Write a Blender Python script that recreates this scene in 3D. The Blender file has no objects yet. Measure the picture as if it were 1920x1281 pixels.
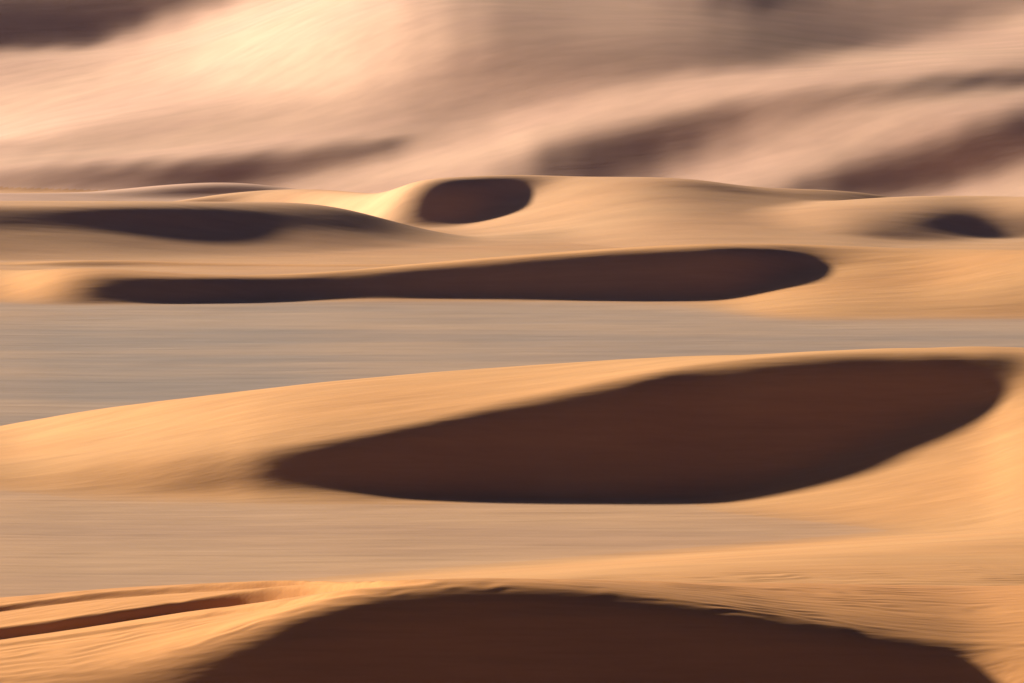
import bpy, math
import numpy as np

# ------------------------------------------------------------------ camera, sky, sun, exposure
F_PX, W_PX, H_PX = 10667.0, 1920.0, 1281.0      # telephoto: 200 mm on a 36 mm wide sensor
CAM_H = 100.0                                    # taken from a high dune ridge
HORIZON_ROW = -289.0
TILT = math.atan((H_PX / 2 - HORIZON_ROW) / F_PX)
SUN_EL, SUN_AZ = math.radians(15.0), math.radians(29.0)   # low, from the left and a little behind the dunes

scene = bpy.context.scene
cam_data = bpy.data.cameras.new('camera')
cam_data.sensor_width = 36.0
cam_data.lens = 36.0 * F_PX / W_PX
cam_data.clip_start = 1.0
cam_data.clip_end = 60000.0
cam = bpy.data.objects.new('camera', cam_data)
cam.location = (0, 0, CAM_H)
cam.rotation_euler = (math.pi / 2 - TILT, 0, 0)
scene.collection.objects.link(cam)
scene.camera = cam

SUN_DIR = np.array([-math.cos(SUN_AZ) * math.cos(SUN_EL), math.sin(SUN_AZ) * math.cos(SUN_EL), math.sin(SUN_EL)])
world = bpy.data.worlds.new("World")
scene.world = world
world.use_nodes = True
nt = world.node_tree
bg = nt.nodes['Background']
sky = nt.nodes.new('ShaderNodeTexSky')
sky.sky_type = 'NISHITA'
sky.sun_disc = False
sky.sun_elevation = SUN_EL
sky.sun_rotation = math.atan2(SUN_DIR[0], SUN_DIR[1])
sky.altitude = 300.0
sky.air_density = 0.0
sky.dust_density = 0.45
sky.ozone_density = 0.0
nt.links.new(sky.outputs[0], bg.inputs[0])
bg.inputs[1].default_value = 0.05

sun_data = bpy.data.lights.new('sun', 'SUN')
sun_data.energy = 5.0
sun_data.angle = math.radians(3.0)
sun_data.color = (1.0, 0.91, 0.77)
sun = bpy.data.objects.new('sun', sun_data)
v = SUN_DIR
sun.rotation_euler = (math.acos(v[2]), 0, math.atan2(v[1], v[0]) + math.pi / 2)
sun.location = tuple(v * 3000)
scene.collection.objects.link(sun)

scene.view_settings.view_transform = 'Standard'
scene.view_settings.look = 'None'
scene.view_settings.gamma = 1.0
scene.view_settings.exposure = 1.48

# ------------------------------------------------------------------ small numeric helpers
def ray_slope(row):
    """height change per metre of distance along the sight line through an image row"""
    return np.tan(np.arctan((H_PX / 2 - row) / F_PX) - TILT)

def pchip(xk, yk, x):
    xk = np.asarray(xk, float); yk = np.asarray(yk, float)
    h = np.diff(xk); d = np.diff(yk) / h
    m = np.zeros_like(yk)
    if len(xk) > 2:
        w1 = 2 * h[1:] + h[:-1]; w2 = h[1:] + 2 * h[:-1]
        ok = d[1:] * d[:-1] > 0
        with np.errstate(divide='ignore', invalid='ignore'):
            hm = (w1 + w2) / (w1 / d[:-1] + w2 / d[1:])
        m[1:-1] = np.where(ok, hm, 0)
    m[0], m[-1] = d[0], d[-1]
    xc = np.clip(x, xk[0], xk[-1])
    i = np.clip(np.searchsorted(xk, xc) - 1, 0, len(h) - 1)
    t = (xc - xk[i]) / h[i]
    return ((1 + 2 * t) * (1 - t) ** 2 * yk[i] + t * (1 - t) ** 2 * h[i] * m[i]
            + t * t * (3 - 2 * t) * yk[i + 1] + t * t * (t - 1) * h[i] * m[i + 1])

def gauss(a, sig, axis):
    r = int(max(1, math.ceil(3 * sig)))
    k = np.exp(-0.5 * (np.arange(-r, r + 1) / sig) ** 2); k /= k.sum()
    p = np.concatenate([np.repeat(np.take(a, [0], axis), r, axis), a, np.repeat(np.take(a, [-1], axis), r, axis)], axis)
    n = a.shape[axis]; out = np.zeros_like(a)
    for j, w in enumerate(k):
        out += w * np.take(p, range(j, j + n), axis)
    return out

def sstep(a, b, x):
    t = np.clip((x - a) / (b - a), 0, 1)
    return t * t * (3 - 2 * t)

def smax(a, b, k):
    h = np.clip(0.5 + 0.5 * (a - b) / k, 0, 1)
    return b + (a - b) * h + k * h * (1 - h)

# ------------------------------------------------------------------ terrain grid (plan view)
DX, DY = 0.55, 0.8
X = np.arange(-225, 225 + DX / 2, DX)
Y = np.arange(590, 2000 + DY / 2, DY)
XX, YY = np.meshgrid(X, Y)
UC = np.arange(-900, 2821, 10.0)                 # bearings (in photo columns) along which dune profiles are given

def bearing(x, y):
    return W_PX / 2 + F_PX * x / (y * math.cos(TILT) + 0.92 * CAM_H * math.sin(TILT))

UU = bearing(XX, YY)

def C(us, vals):
    return pchip(us, vals, UC)

def loft(nodes, back):
    """nodes: front to back, each (kind, row(u), value(u)); kinds: z = height, m = steepness from the last node,
    d = distance from the last node, y = distance from the camera.  Returns heights on the grid."""
    Z = np.full((len(Y), len(UC)), -3.0)
    for c in range(len(UC)):
        ys, zs = [], []
        for kind, row, val in nodes:
            s = ray_slope(row[c]); q = val[c]
            if kind == 'z':
                y_, z_ = (q - CAM_H) / s, q
            elif kind == 'y':
                y_, z_ = q, CAM_H + s * q
            elif kind == 'm':
                t = (CAM_H + s * ys[-1] - zs[-1]) / (q - s)
                t = max(t, 0.5); y_, z_ = ys[-1] + t, zs[-1] + q * t
            else:
                y_ = ys[-1] + q; z_ = CAM_H + s * y_
            if ys and y_ < ys[-1] + 0.6:
                y_ = ys[-1] + 0.6
            ys.append(y_); zs.append(z_)
        dip = 3.0
        ys = [ys[0] - 60.0] + ys; zs = [zs[0] - dip] + zs
        L_ = (zs[-1] + 3.0) / back[c]
        zt = zs[-1]
        ys += [ys[-1] + L_ * 0.5, ys[-1] + L_ * 1.1]; zs += [zt - (zt + 3) * 0.55, -3.0]
        Z[:, c] = pchip(ys, zs, Y)
    G = np.empty_like(XX)
    for i in range(len(Y)):
        G[i] = np.interp(UU[i], UC, Z[i])
    return G

def soften(z, sx, sy):
    return gauss(gauss(z, sx / DX, 1), sy / DY, 0)

# ---- near dune: dark slip face at the bottom of the view
us = [-300, 0, 200, 350, 450, 550, 650, 750, 900, 1060, 1200, 1300, 1500, 1650, 1800, 1920, 2200]
near = loft([
    ('z', C(us, [1500] * 17), C(us, [0.0] * 17)),
    ('z', C(us, [1420, 1420, 1420, 1420, 1420, 1420, 1420, 1420, 1420, 1420, 1420, 1420, 1420, 1420, 1420, 1415, 1400]),
          C(us, [0, 0, 0, 0, 0, 0, 0, 0, 0, 0, 0, 0, 0, 0, 0, .8, 3])),
    ('m', C(us, [1286, 1268, 1244, 1206, 1174, 1140, 1109, 1092, 1089, 1096, 1112, 1126, 1158, 1184, 1206, 1228, 1255]),
          C(us, [.22, .34, .48, .62, .70, .75, .76, .76, .76, .76, .76, .76, .76, .76, .76, .76, .7])),
    ('d', C(us, [1150, 1128, 1112, 1104, 1100, 1097, 1093, 1089, 1085, 1088, 1093, 1098, 1104, 1106, 1108, 1108, 1110]),
          C(us, [52, 46, 42, 38, 32, 24, 17, 11, 7, 9, 14, 18, 24, 28, 32, 34, 36])),
], C(us, [.16] * 17))
near = soften(near, 2.4, 1.2)

# ---- central dune: the great dark slip face, its lit windward back on the left and the lit apron on the right
us = [-400, -150, 0, 200, 400, 500, 600, 800, 1000, 1200, 1300, 1410, 1560, 1710, 1835, 1920, 2150]
central = loft([
    ('z', C(us, [950, 950, 950, 950, 950, 951, 952, 954, 957, 962, 967, 976, 990, 1010, 1030, 1045, 1075]), C(us, [0.0] * 17)),
    ('y', C(us, [940, 935, 932, 930, 928, 922, 920, 931, 945, 946, 938, 918, 870, 810, 770, 752, 735]),
          C(us, [874, 873, 872, 870, 868, 867, 866.5, 865.5, 864.5, 864, 865.5, 867, 871, 876, 878, 876, 866])),
    ('m', C(us, [885, 875, 866, 858, 848, 838, 824, 784, 741, 700, 684, 671, 662, 660, 664, 676, 700]),
          C(us, [.06, .08, .10, .22, .50, .66, .73, .76, .76, .76, .76, .76, .76, .76, .68, .42, .2])),
    ('d', C(us, [870, 828, 800, 768, 744, 733, 722, 704, 690, 677, 671, 666, 659, 656, 656, 658, 668]),
          C(us, [60, 58, 58, 56, 50, 48, 46, 42, 34, 22, 15, 9, 5, 5, 6, 8, 10])),
], C(us, [.14] * 17))
central = soften(central, 2.0, 1.2)

# ---- middle dune behind the grey plain
us = [-400, -150, 0, 150, 300, 400, 500, 600, 800, 1000, 1200, 1350, 1450, 1550, 1700, 1920, 2200]
middle = loft([
    ('z', C(us, [598, 594, 592, 588, 582, 577, 573, 572, 571, 571, 577, 592, 604, 606, 604, 603, 603]), C(us, [0.0] * 17)),
    ('y', C(us, [588, 583, 580, 577, 574, 572, 566, 562, 560, 562, 564, 562, 536, 500, 490, 484, 480]),
          C(us, [1226, 1230, 1232, 1234, 1238, 1242, 1246, 1249, 1250, 1248, 1246, 1245, 1250, 1260, 1258, 1242, 1220])),
    ('m', C(us, [530, 520, 513, 512, 516, 520, 518, 512, 496, 480, 466, 461, 466, 486, 480, 476, 472]),
          C(us, [.06, .07, .08, .34, .44, .60, .46, .46, .66, .75, .75, .72, .52, .40, .32, .2, .2])),
    ('d', C(us, [520, 509, 505, 504, 511, 517, 516, 511, 494, 478, 464, 459, 459, 462, 468, 470, 468]),
          C(us, [18, 16, 12, 9, 6, 4, 4, 4, 4, 4, 4, 4, 6, 10, 12, 12, 12])),
], C(us, [.12] * 17))
middle = soften(middle, 4.5, 1.3)

# ---- low dune on the left behind the middle dune
us = [-400, -150, 0, 200, 350, 450, 560, 650, 720, 800, 900, 1100]
left_low = loft([
    ('z', C(us, [500, 498, 496, 494, 490, 486, 482, 478, 474, 470, 466, 462]), C(us, [0.0] * 12)),
    ('m', C(us, [442, 438, 434, 428, 422, 420, 424, 430, 440, 450, 458, 460]), C(us, [.19, .19, .19, .18, .17, .16, .15, .13, .10, .06, .03, .01])),
    ('m', C(us, [386, 385, 385, 386, 390, 396, 402, 410, 425, 440, 452, 456]), C(us, [.30, .30, .32, .42, .52, .38, .24, .2, .14, .1, .05, .02])),
    ('d', C(us, [380, 379, 379, 379, 380, 380, 381, 392, 412, 432, 448, 454]), C(us, [10, 10, 10, 10, 10, 12, 14, 14, 12, 10, 8, 6])),
], C(us, [.1] * 12))
left_low = soften(left_low, 7, 2.0)

# ---- far dune with the dark hollow, its nose towards the viewer
us = [100, 200, 270, 400, 500, 600, 700, 740, 800, 860, 905, 950, 1000, 1080, 1180, 1290, 1420, 1520, 1600, 1700, 1850]
hollow = loft([
    ('z', C(us, [400, 398, 395, 392, 396, 404, 420, 430, 438, 446, 450, 452, 454, 462, 470, 476, 478, 478, 478, 478, 478]),
          C(us, [-.5, -.2, 0, 0, 0, 0, 0, 0, 0, 0, 0, 0, 0, 0, 0, 0, 0, 0, 0, -.5, -1])),
    ('y', C(us, [394, 392, 389, 385, 388, 396, 411, 420, 430, 430, 412, 386, 356, 346, 344, 352, 368, 376, 384, 402, 422]),
          C(us, [1574, 1572, 1564, 1550, 1532, 1513, 1495, 1488, 1484, 1484, 1490, 1498, 1503, 1498, 1490, 1484, 1482, 1482, 1482, 1482, 1482])),
    ('m', C(us, [392, 390, 386, 367, 356, 349, 342, 339, 336, 332, 329, 328, 329, 332, 334, 338, 356, 360, 366, 386, 410]),
          C(us, [.1, .18, .22, .22, .22, .30, .52, .66, .70, .70, .70, .68, .60, .46, .36, .28, .18, .15, .12, .1, .1])),
    ('d', C(us, [391, 389, 384, 365, 355, 348, 341, 338, 335, 331, 328, 327, 328, 330, 331, 334, 352, 354, 358, 374, 400]),
          C(us, [6, 6, 6, 8, 7, 6, 5, 4, 4, 4, 4, 4, 4, 5, 6, 6, 6, 6, 6, 6, 6])),
], C(us, [.25] * 21))
hollow = soften(hollow, 6.5, 1.7)

# ---- far dune on the right
us = [800, 900, 1050, 1200, 1300, 1400, 1500, 1600, 1700, 1800, 1860, 1920, 2000, 2200]
right_far = loft([
    ('z', C(us, [464, 462, 460, 460, 460, 460, 460, 461, 462, 463, 464, 466, 468, 470]), C(us, [-1, -.3, 0, 0, 0, 0, 0, 0, 0, 0, 0, 0, 0, 0])),
    ('y', C(us, [458, 452, 446, 440, 436, 434, 434, 434, 436, 444, 450, 452, 452, 452]), C(us, [1439, 1437, 1440, 1443, 1442, 1440, 1435, 1430, 1432, 1436, 1440, 1440, 1440, 1440])),
    ('m', C(us, [454, 444, 432, 418, 408, 398, 390, 386, 384, 382, 382, 380, 380, 380]), C(us, [.05, .06, .08, .1, .12, .13, .14, .15, .19, .25, .33, .44, .60, .68])),
    ('d', C(us, [453, 442, 430, 414, 404, 393, 382, 374, 368, 367, 367, 368, 369, 372]), C(us, [6, 6, 8, 10, 10, 12, 14, 16, 14, 12, 10, 9, 8, 8])),
], C(us, [.2] * 14))
right_far = soften(right_far, 6.0, 2.2)

# ---- two small drifts on the left: one on the near foot of the low dune, one under the pale slope
us = [-60, 20, 90, 160, 240, 330, 440, 560]
drift_low = loft([
    ('y', C(us, [503, 503, 504, 504, 502, 500, 499, 498]), C(us, [1352, 1352, 1351, 1351, 1352, 1352, 1352, 1352])),
    ('m', C(us, [499, 496, 493, 491, 491, 493, 496, 498]), C(us, [.15, .3, .62, .7, .6, .4, .25, .1])),
    ('d', C(us, [498, 494, 490, 488, 488, 491, 494, 497]), C(us, [5, 6, 6, 6, 6, 6, 6, 5])),
], C(us, [.15] * 8))
drift_low = soften(drift_low, 3, 1.6)
us = [60, 160, 240, 320, 400, 460, 520, 640]
drift_far = loft([
    ('y', C(us, [364, 367, 370, 371, 370, 368, 366, 364]), C(us, [1590] * 8)),
    ('m', C(us, [363, 362, 356, 349, 345, 346, 353, 363]), C(us, [.1, .15, .34, .6, .66, .6, .4, .1])),
    ('d', C(us, [362, 360, 353, 346, 342, 343, 350, 362]), C(us, [6, 6, 6, 6, 6, 6, 6, 6])),
], C(us, [.2] * 8))
drift_far = soften(drift_far, 4, 2.0)

# ---- lit sheet of sand rising to the right between near and central dune
dist = 0.54 * (XX - 3) - 0.84 * (YY - 790)
ramp_up = np.logaddexp(0, dist / 5.0) * 5.0
rise = 0.13 * (60 - np.logaddexp(0, (60 - ramp_up) / 8.0) * 8.0) - 0.3
rise = rise - 12 * (1 - sstep(640, 690, YY))
rise = soften(rise, 2, 2)

# ---- great slope that closes the view: its spurs follow the light and dark bands seen on it
FOOT = YY - 1585 + 0.58 * XX                      # distance up the slope from its foot line
hill0 = 0.26 * FOOT
hill0 = np.where(YY > 1900, np.minimum(hill0, 0.26 * (315 + 0.58 * XX) + 0.10 * (YY - 1900)), hill0)
hill0 = soften(hill0, 3, 10)

GU = [0, 80, 160, 240, 320, 400, 480, 560, 640, 720, 800, 880, 960, 1040, 1120, 1200, 1280, 1360, 1440, 1520, 1600, 1680, 1760, 1840, 1920]
GR = [-60, 0, 40, 80, 100, 120, 150, 175, 200, 225, 250, 275, 300, 320, 345, 375, 410]
D = -.025
GL = [
 [D, D, D, D, D, D, .10, .35, .45, .42, .35, .26, .18, .16, .16, .16, .15, .13, .10, .08, .08, .09, .10, .10, .10],
 [D, D, D, D, D, .10, .38, .50, .50, .44, .33, .23, .17, .16, .17, .17, .13, .05, .00, .03, .06, .08, .09, .09, .10],
 [D, D, D, -.01, .22, .44, .53, .54, .50, .45, .35, .24, .17, .17, .18, .17, .14, .10, .06, .05, .05, .06, .08, .16, .26],
 [-.02, -.01, .02, .28, .42, .51, .55, .54, .50, .45, .36, .24, .17, .16, .16, .15, .13, .10, .07, .06, .06, .12, .22, .27, .28],
 [.18, .24, .28, .36, .44, .52, .55, .53, .49, .42, .33, .22, .16, .15, .15, .13, .11, .09, .08, .12, .20, .26, .29, .28, .26],
 [.32, .33, .35, .40, .46, .52, .55, .52, .48, .40, .30, .20, .16, .15, .14, .13, .12, .11, .14, .22, .29, .31, .30, .26, .20],
 [.31, .32, .36, .41, .46, .50, .50, .47, .42, .32, .21, .17, .16, .15, .17, .22, .29, .32, .33, .32, .29, .24, 0.12, 0.05, 0.04],
 [.37, .39, .41, .43, .44, .44, .42, .38, .33, .25, .18, .16, .17, .21, .28, .32, .34, .32, .28, 0.14, 0.07, 0.07, 0.12, .21, .25],
 [.41, .43, .43, .41, .36, .34, .33, .31, .28, .23, .18, .17, .20, .29, .35, .33, .28, 0.1, 0.05, 0.08, .17, .22, .25, .23, 0.12],
 [.46, .44, .38, .31, .27, .26, .27, .28, .27, .24, .20, .24, .33, .34, .30, .19, 0.04, 0.03, .15, .20, .25, .27, .24, .12, .00],
 [.46, .35, .24, .22, .23, .25, .26, .27, .26, .24, .22, .28, .34, .26, .11, .01, .02, .11, .20, .25, .27, .26, .18, .03, D],
 [.22, .19, .20, .23, .26, .28, .28, .24, 0.08, -0.02, .20, .28, .30, .06, D, D, .03, .15, .25, .28, .26, .18, .05, D, D],
 [.34, .33, .31, .31, .28, 0.12, -0.02, -0.05, D, .16, .30, .30, .20, .01, D, -.01, .08, .21, .28, .26, .13, .01, D, D, .00],
 [0.22, 0.1, 0.02, -0.03, -0.05, -.02, D, .00, .20, .30, .31, .27, .15, .01, -.02, .02, .15, .26, .26, .16, .00, D, D, .05, .26],
 [-0.04, -0.04, -0.02, 0.02, 0, .00, .10, .26, .30, .30, .30, .25, .14, .05, .03, .12, .26, .28, .20, .03, D, D, .05, .25, .33],
 [.22, .20, .16, .04, .00, .06, .20, .28, .28, .28, .28, .22, .18, .12, .12, .22, .30, .28, .14, .10, .10, .18, .28, .33, .33],
 [.22, .22, .22, .22, .22, .22, .22, .22, .22, .22, .22, .22, .22, .22, .22, .22, .22, .22, .22, .22, .22, .22, .22, .22, .22],
]
GL = np.array(GL)
FR = np.arange(-60, 411, 2.0)
FL = np.stack([pchip(GR, GL[:, k], FR) for k in range(len(GU))], 1)

def wanted(u, row):
    """how squarely the slope meets the sun, read off the photo's bands (they run up to the right)"""
    u = np.clip(u, 0, 1919.9); k = np.floor(u / 80).astype(int); t = u / 80 - k
    def col(kk, r):
        ri = np.clip((r + 60) / 2.0, 0, len(FR) - 1.001); i = ri.astype(int); f = ri - i
        return FL[i, kk] * (1 - f) + FL[i + 1, kk] * f
    s = 0.15 * 80
    w = t * t * (3 - 2 * t)
    return col(k, row + s * t) * (1 - w) + col(k + 1, row - s * (1 - t)) * w

def project(x, y, z):
    dz = z - CAM_H
    dep = y * math.cos(TILT) - dz * math.sin(TILT)
    return W_PX / 2 + F_PX * x / dep, H_PX / 2 - F_PX * (y * math.sin(TILT) + dz * math.cos(TILT)) / dep

CA, SA = math.cos(SUN_AZ) * math.cos(SUN_EL), math.sin(SUN_AZ) * math.cos(SUN_EL)
sel = Y > 1440
hx, hy, h0 = XX[sel], YY[sel], hill0[sel]
ny, nx = h0.shape
kx = 2 * np.pi * np.fft.fftfreq(2 * nx, DX)[None, :]; ky = 2 * np.pi * np.fft.fftfreq(2 * ny, DY)[:, None]
op = 1j * (CA * kx - SA * ky)
k2 = kx ** 2 + ky ** 2
den = np.abs(op) ** 2 + 0.012 * k2 + 0.4 * k2 ** 2 + 3e-6
mask = sstep(-42, -20, FOOT[sel]) * (1 - sstep(1850, 1930, hy)) * (1 - sstep(165, 215, np.abs(hx)))
rel = np.zeros_like(h0)
gy0, gx0 = np.gradient(h0, DY, DX)
for it in range(14):
    z = h0 + rel
    u_, r_ = project(hx, hy, z)
    gy, gx = np.gradient(z, DY, DX)
    T = (wanted(u_, r_) * np.sqrt(1 + gx ** 2 + gy ** 2) - math.sin(SUN_EL) - (CA * gx0 - SA * gy0)) * mask
    P = np.zeros((2 * ny, 2 * nx)); P[:ny, :nx] = T
    P[ny:, :] = P[:ny, :][::-1] * 0; 
    R = np.fft.ifft2(np.conj(op) * np.fft.fft2(P) / den).real[:ny, :nx]
    rel = 0.5 * rel + 0.5 * R
    if it > 11: print('relief', it, np.abs(rel).max(), np.abs(CA * gx - SA * gy - (CA * gx0 - SA * gy0) - T)[mask > .9].mean())
hill = np.full_like(XX, -3.0)
hill[sel] = h0 + rel - 0.6 * np.logaddexp(0, (1492 - hy) / 6.0) * 6.0

# ---- join them into one surface and note who owns which patch
plain = -8.0 * sstep(1540, 1640, YY)
parts = [('near', near, 0.8), ('central', central, 0.8), ('middle', middle, 0.8), ('left_low', left_low, 1.0),
         ('right_far', right_far, 1.0), ('hollow', hollow, 1.0), ('rise', rise, 0.8), ('hill', hill, 1.2), ('drift_low', drift_low, 0.6), ('drift_far', drift_far, 0.8)]
edge = sstep(-760, -420, UU) * (1 - sstep(2360, 2680, UU))
HH = plain.copy(); own = np.zeros(XX.shape, int)
best = np.full(XX.shape, 0.12)
for n, (nm, z, k) in enumerate(parts):
    own = np.where(z > best, n + 1, own); best = np.maximum(best, z)
    HH = smax(z, HH, k)
HH = HH * edge - 0.6 * (1 - edge)
# final sampling: finer near the camera, where ruts are resolved
Y2 = np.concatenate([np.arange(590, 740, 0.3), np.arange(740, Y[-1], 0.8)])
jj = np.clip((Y2 - Y[0]) / DY, 0, len(Y) - 1.001); j0 = jj.astype(int); fj = (jj - j0)[:, None]
fj2 = fj * fj * (3 - 2 * fj) * 0 + fj
HH = HH[j0] * (1 - fj2) + HH[j0 + 1] * fj2
own = own[np.round(jj).astype(int)]
Y = Y2
XX, YY = np.meshgrid(X, Y)
UU = bearing(XX, YY)
HH[:500] = gauss(HH[:500], 1.4, 0)
# vehicle ruts along the crest of the near dune
def rut(us, rows, depth, width):
    global HH
    r = C(us, rows)
    yc = np.empty(len(UC))
    zc = np.interp(0, [0], [0])
    for c in range(len(UC)):                     # where the sight line meets the surface
        s = ray_slope(r[c]); x = (UC[c] - W_PX / 2) / F_PX * (Y * math.cos(TILT) + 0.92 * CAM_H * math.sin(TILT))
        j = np.clip(np.round((x - X[0]) / DX).astype(int), 0, len(X) - 1)
        zz = HH[np.arange(len(Y)), j]; ray = CAM_H + s * Y
        hit = max(int(np.argmax(zz >= ray)), 1); e0 = ray[hit - 1] - zz[hit - 1]; e1 = ray[hit] - zz[hit]
        yc[c] = Y[hit - 1] + (Y[hit] - Y[hit - 1]) * e0 / max(e0 - e1, 1e-6)
        near_y = Y < 700
        yc[c] = min(yc[c], Y[near_y][np.argmax((zz[near_y] - CAM_H) / Y[near_y])] - 1.6)
    yc = gauss(yc[:, None], 7, 0)[:, 0]
    d = YY - np.interp(UU, UC, yc)
    fade = sstep(us[0] - 40, us[0], UU) * (1 - sstep(us[-1] - 300, us[-1], UU))
    fade = fade * (1 + 0.8 * sstep(330, 520, UU))
    HH = HH + fade * depth * (0.2 * np.exp(-0.5 * ((d - 1.5 * width) / width) ** 2) - (1 - sstep(-width, width, d)) * np.exp(-np.maximum(-d, 0) / (4 * width)))
rut([-300, 0, 150, 350, 600, 750, 850], [1180, 1138, 1119, 1102, 1089, 1083, 1082], 0.8, 0.6)
rut([-300, 0, 125, 250, 400, 550, 700, 850], [1230, 1182, 1166, 1147, 1124, 1105, 1094, 1089], 1.35, 0.75)
rut([-300, 0, 150, 300, 450, 600, 800], [1258, 1208, 1190, 1166, 1142, 1120, 1100], 0.35, 0.5)

HH[:400] = gauss(HH[:400], 1.0, 1)
# wind ripples on the near sand (not on slip faces)
rng = np.random.default_rng(7)
def wander(n, lx, ly):
    a = np.zeros_like(XX)
    for k in range(n):
        fx, fy, p = rng.normal(0, 1 / lx), rng.normal(0, 1 / ly), rng.uniform(0, 6.28)
        a += np.sin(2 * np.pi * (fx * XX + fy * YY) + p)
    return a / math.sqrt(n / 2)
gyr, gxr = np.gradient(HH, Y, X)
calm = (1 - sstep(0.38, 0.55, np.hypot(gxr, gyr))) * (1 - sstep(715, 738, YY)) * sstep(0.3, 1.5, HH)
patchy = sstep(-0.9, 0.9, wander(14, 26, 20))
phase = (YY + 0.10 * XX + 1.3 * wander(16, 30, 22) + 0.45 * wander(12, 12, 9)) / 2.5
HH = HH + 0.055 * calm * (0.25 + 0.75 * patchy) * np.sin(2 * np.pi * phase)
calm2 = (1 - sstep(0.25, 0.4, np.hypot(gxr, gyr))) * sstep(760, 790, YY) * (1 - sstep(1290, 1330, YY))
HH = HH + 0.018 * calm2 * wander(60, 34, 7)

# ------------------------------------------------------------------ sand
gravel = (1 - sstep(0.05, 0.7, HH)) * (1 - sstep(1290, 1340, YY)) * (0.45 + 0.55 * sstep(860, 940, YY))
gravel = gauss(gauss(gravel, 5, 1), 4, 0)

def sand_material(name, base, dark, streak=1.0):
    m = bpy.data.materials.new(name); m.use_nodes = True
    t = m.node_tree; N = t.nodes; Lk = t.links
    b = N['Principled BSDF']; b.inputs['Roughness'].default_value = 0.95
    b.inputs['Specular IOR Level'].default_value = 0.1
    co = N.new('ShaderNodeTexCoord')
    def noise(scale, sx, sy, sz, detail, rough=0.55):
        mp = N.new('ShaderNodeMapping'); mp.inputs['Scale'].default_value = (sx, sy, sz)
        Lk.new(co.outputs['Object'], mp.inputs['Vector'])
        n = N.new('ShaderNodeTexNoise'); n.inputs['Scale'].default_value = scale
        n.inputs['Detail'].default_value = detail; n.inputs['Roughness'].default_value = rough
        Lk.new(mp.outputs[0], n.inputs['Vector']); return n
    def mix(fac, a, bb):
        x = N.new('ShaderNodeMix'); x.data_type = 'RGBA'
        for s_, v_ in ((x.inputs[0], fac), (x.inputs[6], a), (x.inputs[7], bb)):
            if isinstance(v_, bpy.types.NodeSocket): Lk.new(v_, s_)
            else: s_.default_value = v_ if not isinstance(v_, tuple) else (*v_, 1)
        return x.outputs[2]
    def ramp(src, lo, hi):
        r = N.new('ShaderNodeMapRange'); r.inputs[1].default_value = lo; r.inputs[2].default_value = hi
        r.interpolation_type = 'SMOOTHSTEP'
        Lk.new(src, r.inputs[0]); return r.outputs[0]
    broad = noise(0.012, 1, 2.5, 1, 3)
    fine = noise(0.16, 0.22, 1, 1, 4)
    at = N.new('ShaderNodeAttribute'); at.attribute_name = 'gravel'
    sand = mix(ramp(broad.outputs[0], .3, .7), base, dark)
    gn = noise(0.03, 0.25, 1, 1, 5)
    grav = mix(ramp(gn.outputs[0], .35, .65), (0.38, 0.265, 0.19), (0.28, 0.215, 0.175))
    col = mix(at.outputs['Fac'], sand, grav)
    fr = N.new('ShaderNodeMapRange'); fr.inputs[1].default_value = .25; fr.inputs[2].default_value = .75
    fr.inputs[3].default_value = 0.90; fr.inputs[4].default_value = 1.10
    Lk.new(fine.outputs[0], fr.inputs[0])
    vm = N.new('ShaderNodeVectorMath'); vm.operation = 'SCALE'
    Lk.new(col, vm.inputs[0]); Lk.new(fr.outputs[0], vm.inputs['Scale'])
    Lk.new(vm.outputs[0], b.inputs['Base Color'])
    bump = N.new('ShaderNodeBump'); bump.inputs['Strength'].default_value = 1.0
    bump.inputs['Distance'].default_value = 0.10 * streak
    rip = noise(0.42, 0.10, 1, 1, 2)
    Lk.new(rip.outputs[0], bump.inputs['Height'])
    b2 = N.new('ShaderNodeBump'); b2.inputs['Distance'].default_value = 0.16 * streak
    Lk.new(fine.outputs[0], b2.inputs['Height']); Lk.new(bump.outputs[0], b2.inputs['Normal'])
    Lk.new(b2.outputs[0], b.inputs['Normal'])
    return m

mat_near = sand_material('red_sand', (0.56, 0.26, 0.09), (0.53, 0.24, 0.085), 1.5)
mat_mid = sand_material('golden_sand', (0.57, 0.30, 0.125), (0.545, 0.27, 0.105))
mat_far = sand_material('pale_sand', (0.60, 0.375, 0.26), (0.585, 0.355, 0.255), 0.35)
mat_back = sand_material('tan_sand', (0.585, 0.335, 0.175), (0.56, 0.305, 0.155), 0.7)
mat_plain = sand_material('gravel_sand', (0.56, 0.31, 0.15), (0.53, 0.28, 0.135))

# ------------------------------------------------------------------ meshes
gy, gx = np.gradient(HH, Y, X)
NRM = np.stack([-gx, -gy, np.ones_like(gx)], -1); NRM /= np.linalg.norm(NRM, axis=-1, keepdims=True)
keepv = (UU > -800) & (UU < 2720)
fk = keepv[:-1, :-1] & keepv[1:, 1:] & keepv[:-1, 1:] & keepv[1:, :-1]
fown = own[:-1, :-1]
idx = np.arange(XX.size).reshape(XX.shape)
quads = np.stack([idx[:-1, :-1], idx[:-1, 1:], idx[1:, 1:], idx[1:, :-1]], -1)
P3 = np.stack([XX, YY, HH], -1).reshape(-1, 3)
N3 = NRM.reshape(-1, 3); G1 = gravel.reshape(-1)

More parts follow.
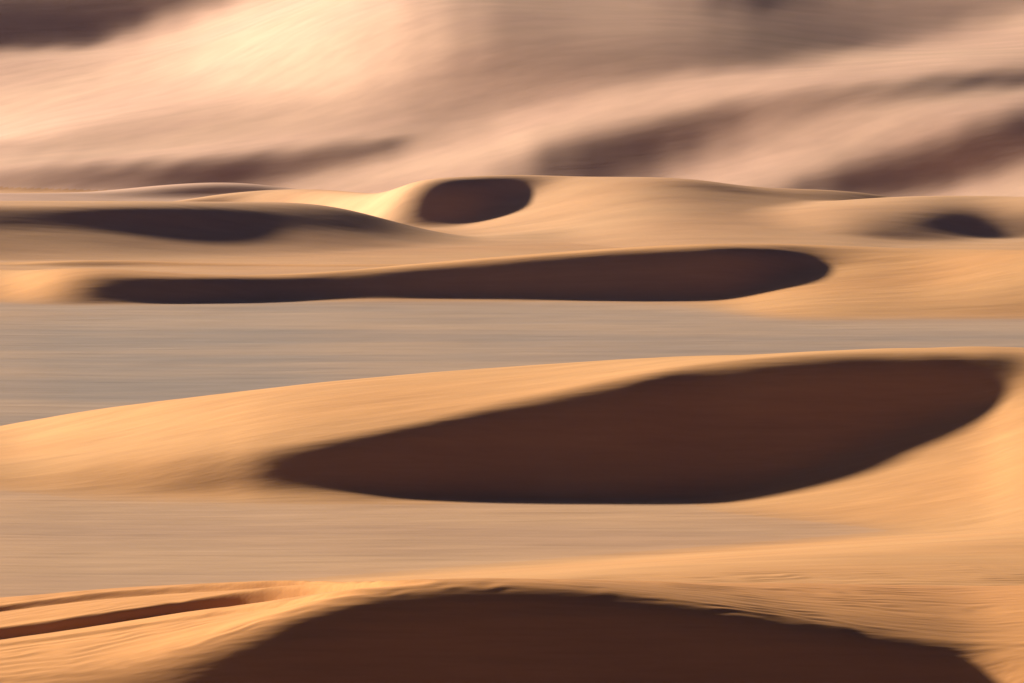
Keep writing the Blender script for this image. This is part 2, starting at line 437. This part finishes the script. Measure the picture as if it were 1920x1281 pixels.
def patch(name, ids, mat, label, cat, kind=None, group=None):
    q = quads[fk & np.isin(fown, ids)]
    used, inv = np.unique(q.ravel(), return_inverse=True)
    o_xy = np.array([*(P3[used][:, :2].mean(0)), 0.0])
    me = bpy.data.meshes.new(name)
    me.vertices.add(len(used)); me.vertices.foreach_set('co', (P3[used]).astype(np.float32).ravel())
    me.loops.add(len(inv)); me.loops.foreach_set('vertex_index', inv.astype(np.int32).ravel())
    me.polygons.add(len(q))
    me.polygons.foreach_set('loop_start', np.arange(0, 4 * len(q), 4, dtype=np.int32))
    me.polygons.foreach_set('loop_total', np.full(len(q), 4, np.int32))
    me.update(calc_edges=True)
    me.polygons.foreach_set('use_smooth', np.ones(len(q), bool))
    a = me.attributes.new('gravel', 'FLOAT', 'POINT'); a.data.foreach_set('value', G1[used].astype(np.float32))
    me.materials.append(mat)
    me.normals_split_custom_set_from_vertices(N3[used].astype(np.float32))
    ob = bpy.data.objects.new(name, me); scene.collection.objects.link(ob)
    ob['label'] = label; ob['category'] = cat
    if kind: ob['kind'] = kind
    if group: ob['group'] = group
    return ob

GRP = 'sand dunes across the plain'
patch('sand_dune', [1], mat_near, 'rippled dune with wheel ruts along its crest and a wide dark slip face', 'dune', None, GRP)
patch('sand_dune', [2], mat_mid, 'largest dune, broad dark brown slip face and long golden back, between the two plains', 'dune', None, GRP)
patch('sand_dune', [3], mat_mid, 'long low dune with flat brown slip face along the far edge of the grey plain', 'dune', None, GRP)
patch('sand_dune', [4], mat_back, 'low tan dune with a narrow brown shaded band, left of the curved hollow', 'dune', None, GRP)
patch('sand_dune', [5], mat_back, 'golden dune shading to dark brown only at its right end, below the pale slope', 'dune', None, GRP)
patch('sand_dune', [6], mat_back, 'golden-nosed dune with a curved dark brown hollow, at the foot of the pale slope', 'dune', None, GRP)
patch('sand_dune', [7], mat_mid, 'smooth bright sand rise without a slip face, behind the rutted crest', 'dune', None, GRP)
patch('sand_dune', [9], mat_mid, 'tiny drift with a dark lee, just above the left end of the long low dune', 'dune', None, GRP)
patch('sand_dune', [10], mat_far, 'small grey-pink drift with shaded lee at the left foot of the pale slope', 'dune', None, GRP)
patch('hill', [8], mat_far, 'huge pale sand slope with pink and purple shaded bands filling the top', 'hill', 'structure')
patch('sand_plain', [0], mat_plain, 'flat grey-tan gravel and sand plain between the dunes', 'plain', 'structure')

# ground that carries on to the horizon
me = bpy.data.meshes.new('ground')
R = 25000.0
me.from_pydata([(-R, -R, -1.5), (R, -R, -1.5), (R, R, -1.5), (-R, R, -1.5)], [], [(0, 1, 2, 3)])
a = me.attributes.new('gravel', 'FLOAT', 'POINT'); a.data.foreach_set('value', np.full(4, .6, np.float32))
me.materials.append(mat_plain)
g = bpy.data.objects.new('ground', me); scene.collection.objects.link(g)
g['label'] = 'desert floor carrying on beyond the dunes to the horizon'; g['category'] = 'ground'; g['kind'] = 'structure'

# ------------------------------------------------------------------ thin desert haze round the whole place
hm = bpy.data.materials.new('haze'); hm.use_nodes = True
t = hm.node_tree
t.nodes.remove(t.nodes['Principled BSDF'])
pv = t.nodes.new('ShaderNodeVolumePrincipled')
pv.inputs['Color'].default_value = (0.50, 0.52, 1.0, 1)
pv.inputs['Density'].default_value = 0.000017
t.links.new(pv.outputs[0], t.nodes['Material Output'].inputs['Volume'])
x0, x1, y0, y1, z0, z1 = -26000, 26000, -26000, 26000, -2.5, 170
vs = [(x, y, z) for z in (z0, z1) for y in (y0, y1) for x in (x0, x1)]
fs = [(0, 2, 3, 1), (4, 5, 7, 6), (0, 1, 5, 4), (1, 3, 7, 5), (3, 2, 6, 7), (2, 0, 4, 6)]
me = bpy.data.meshes.new('haze'); me.from_pydata(vs, [], fs); me.materials.append(hm)
hz = bpy.data.objects.new('haze', me); scene.collection.objects.link(hz)
hz['kind'] = 'stuff'; hz['label'] = 'thin desert haze over the dunes'; hz['category'] = 'haze'
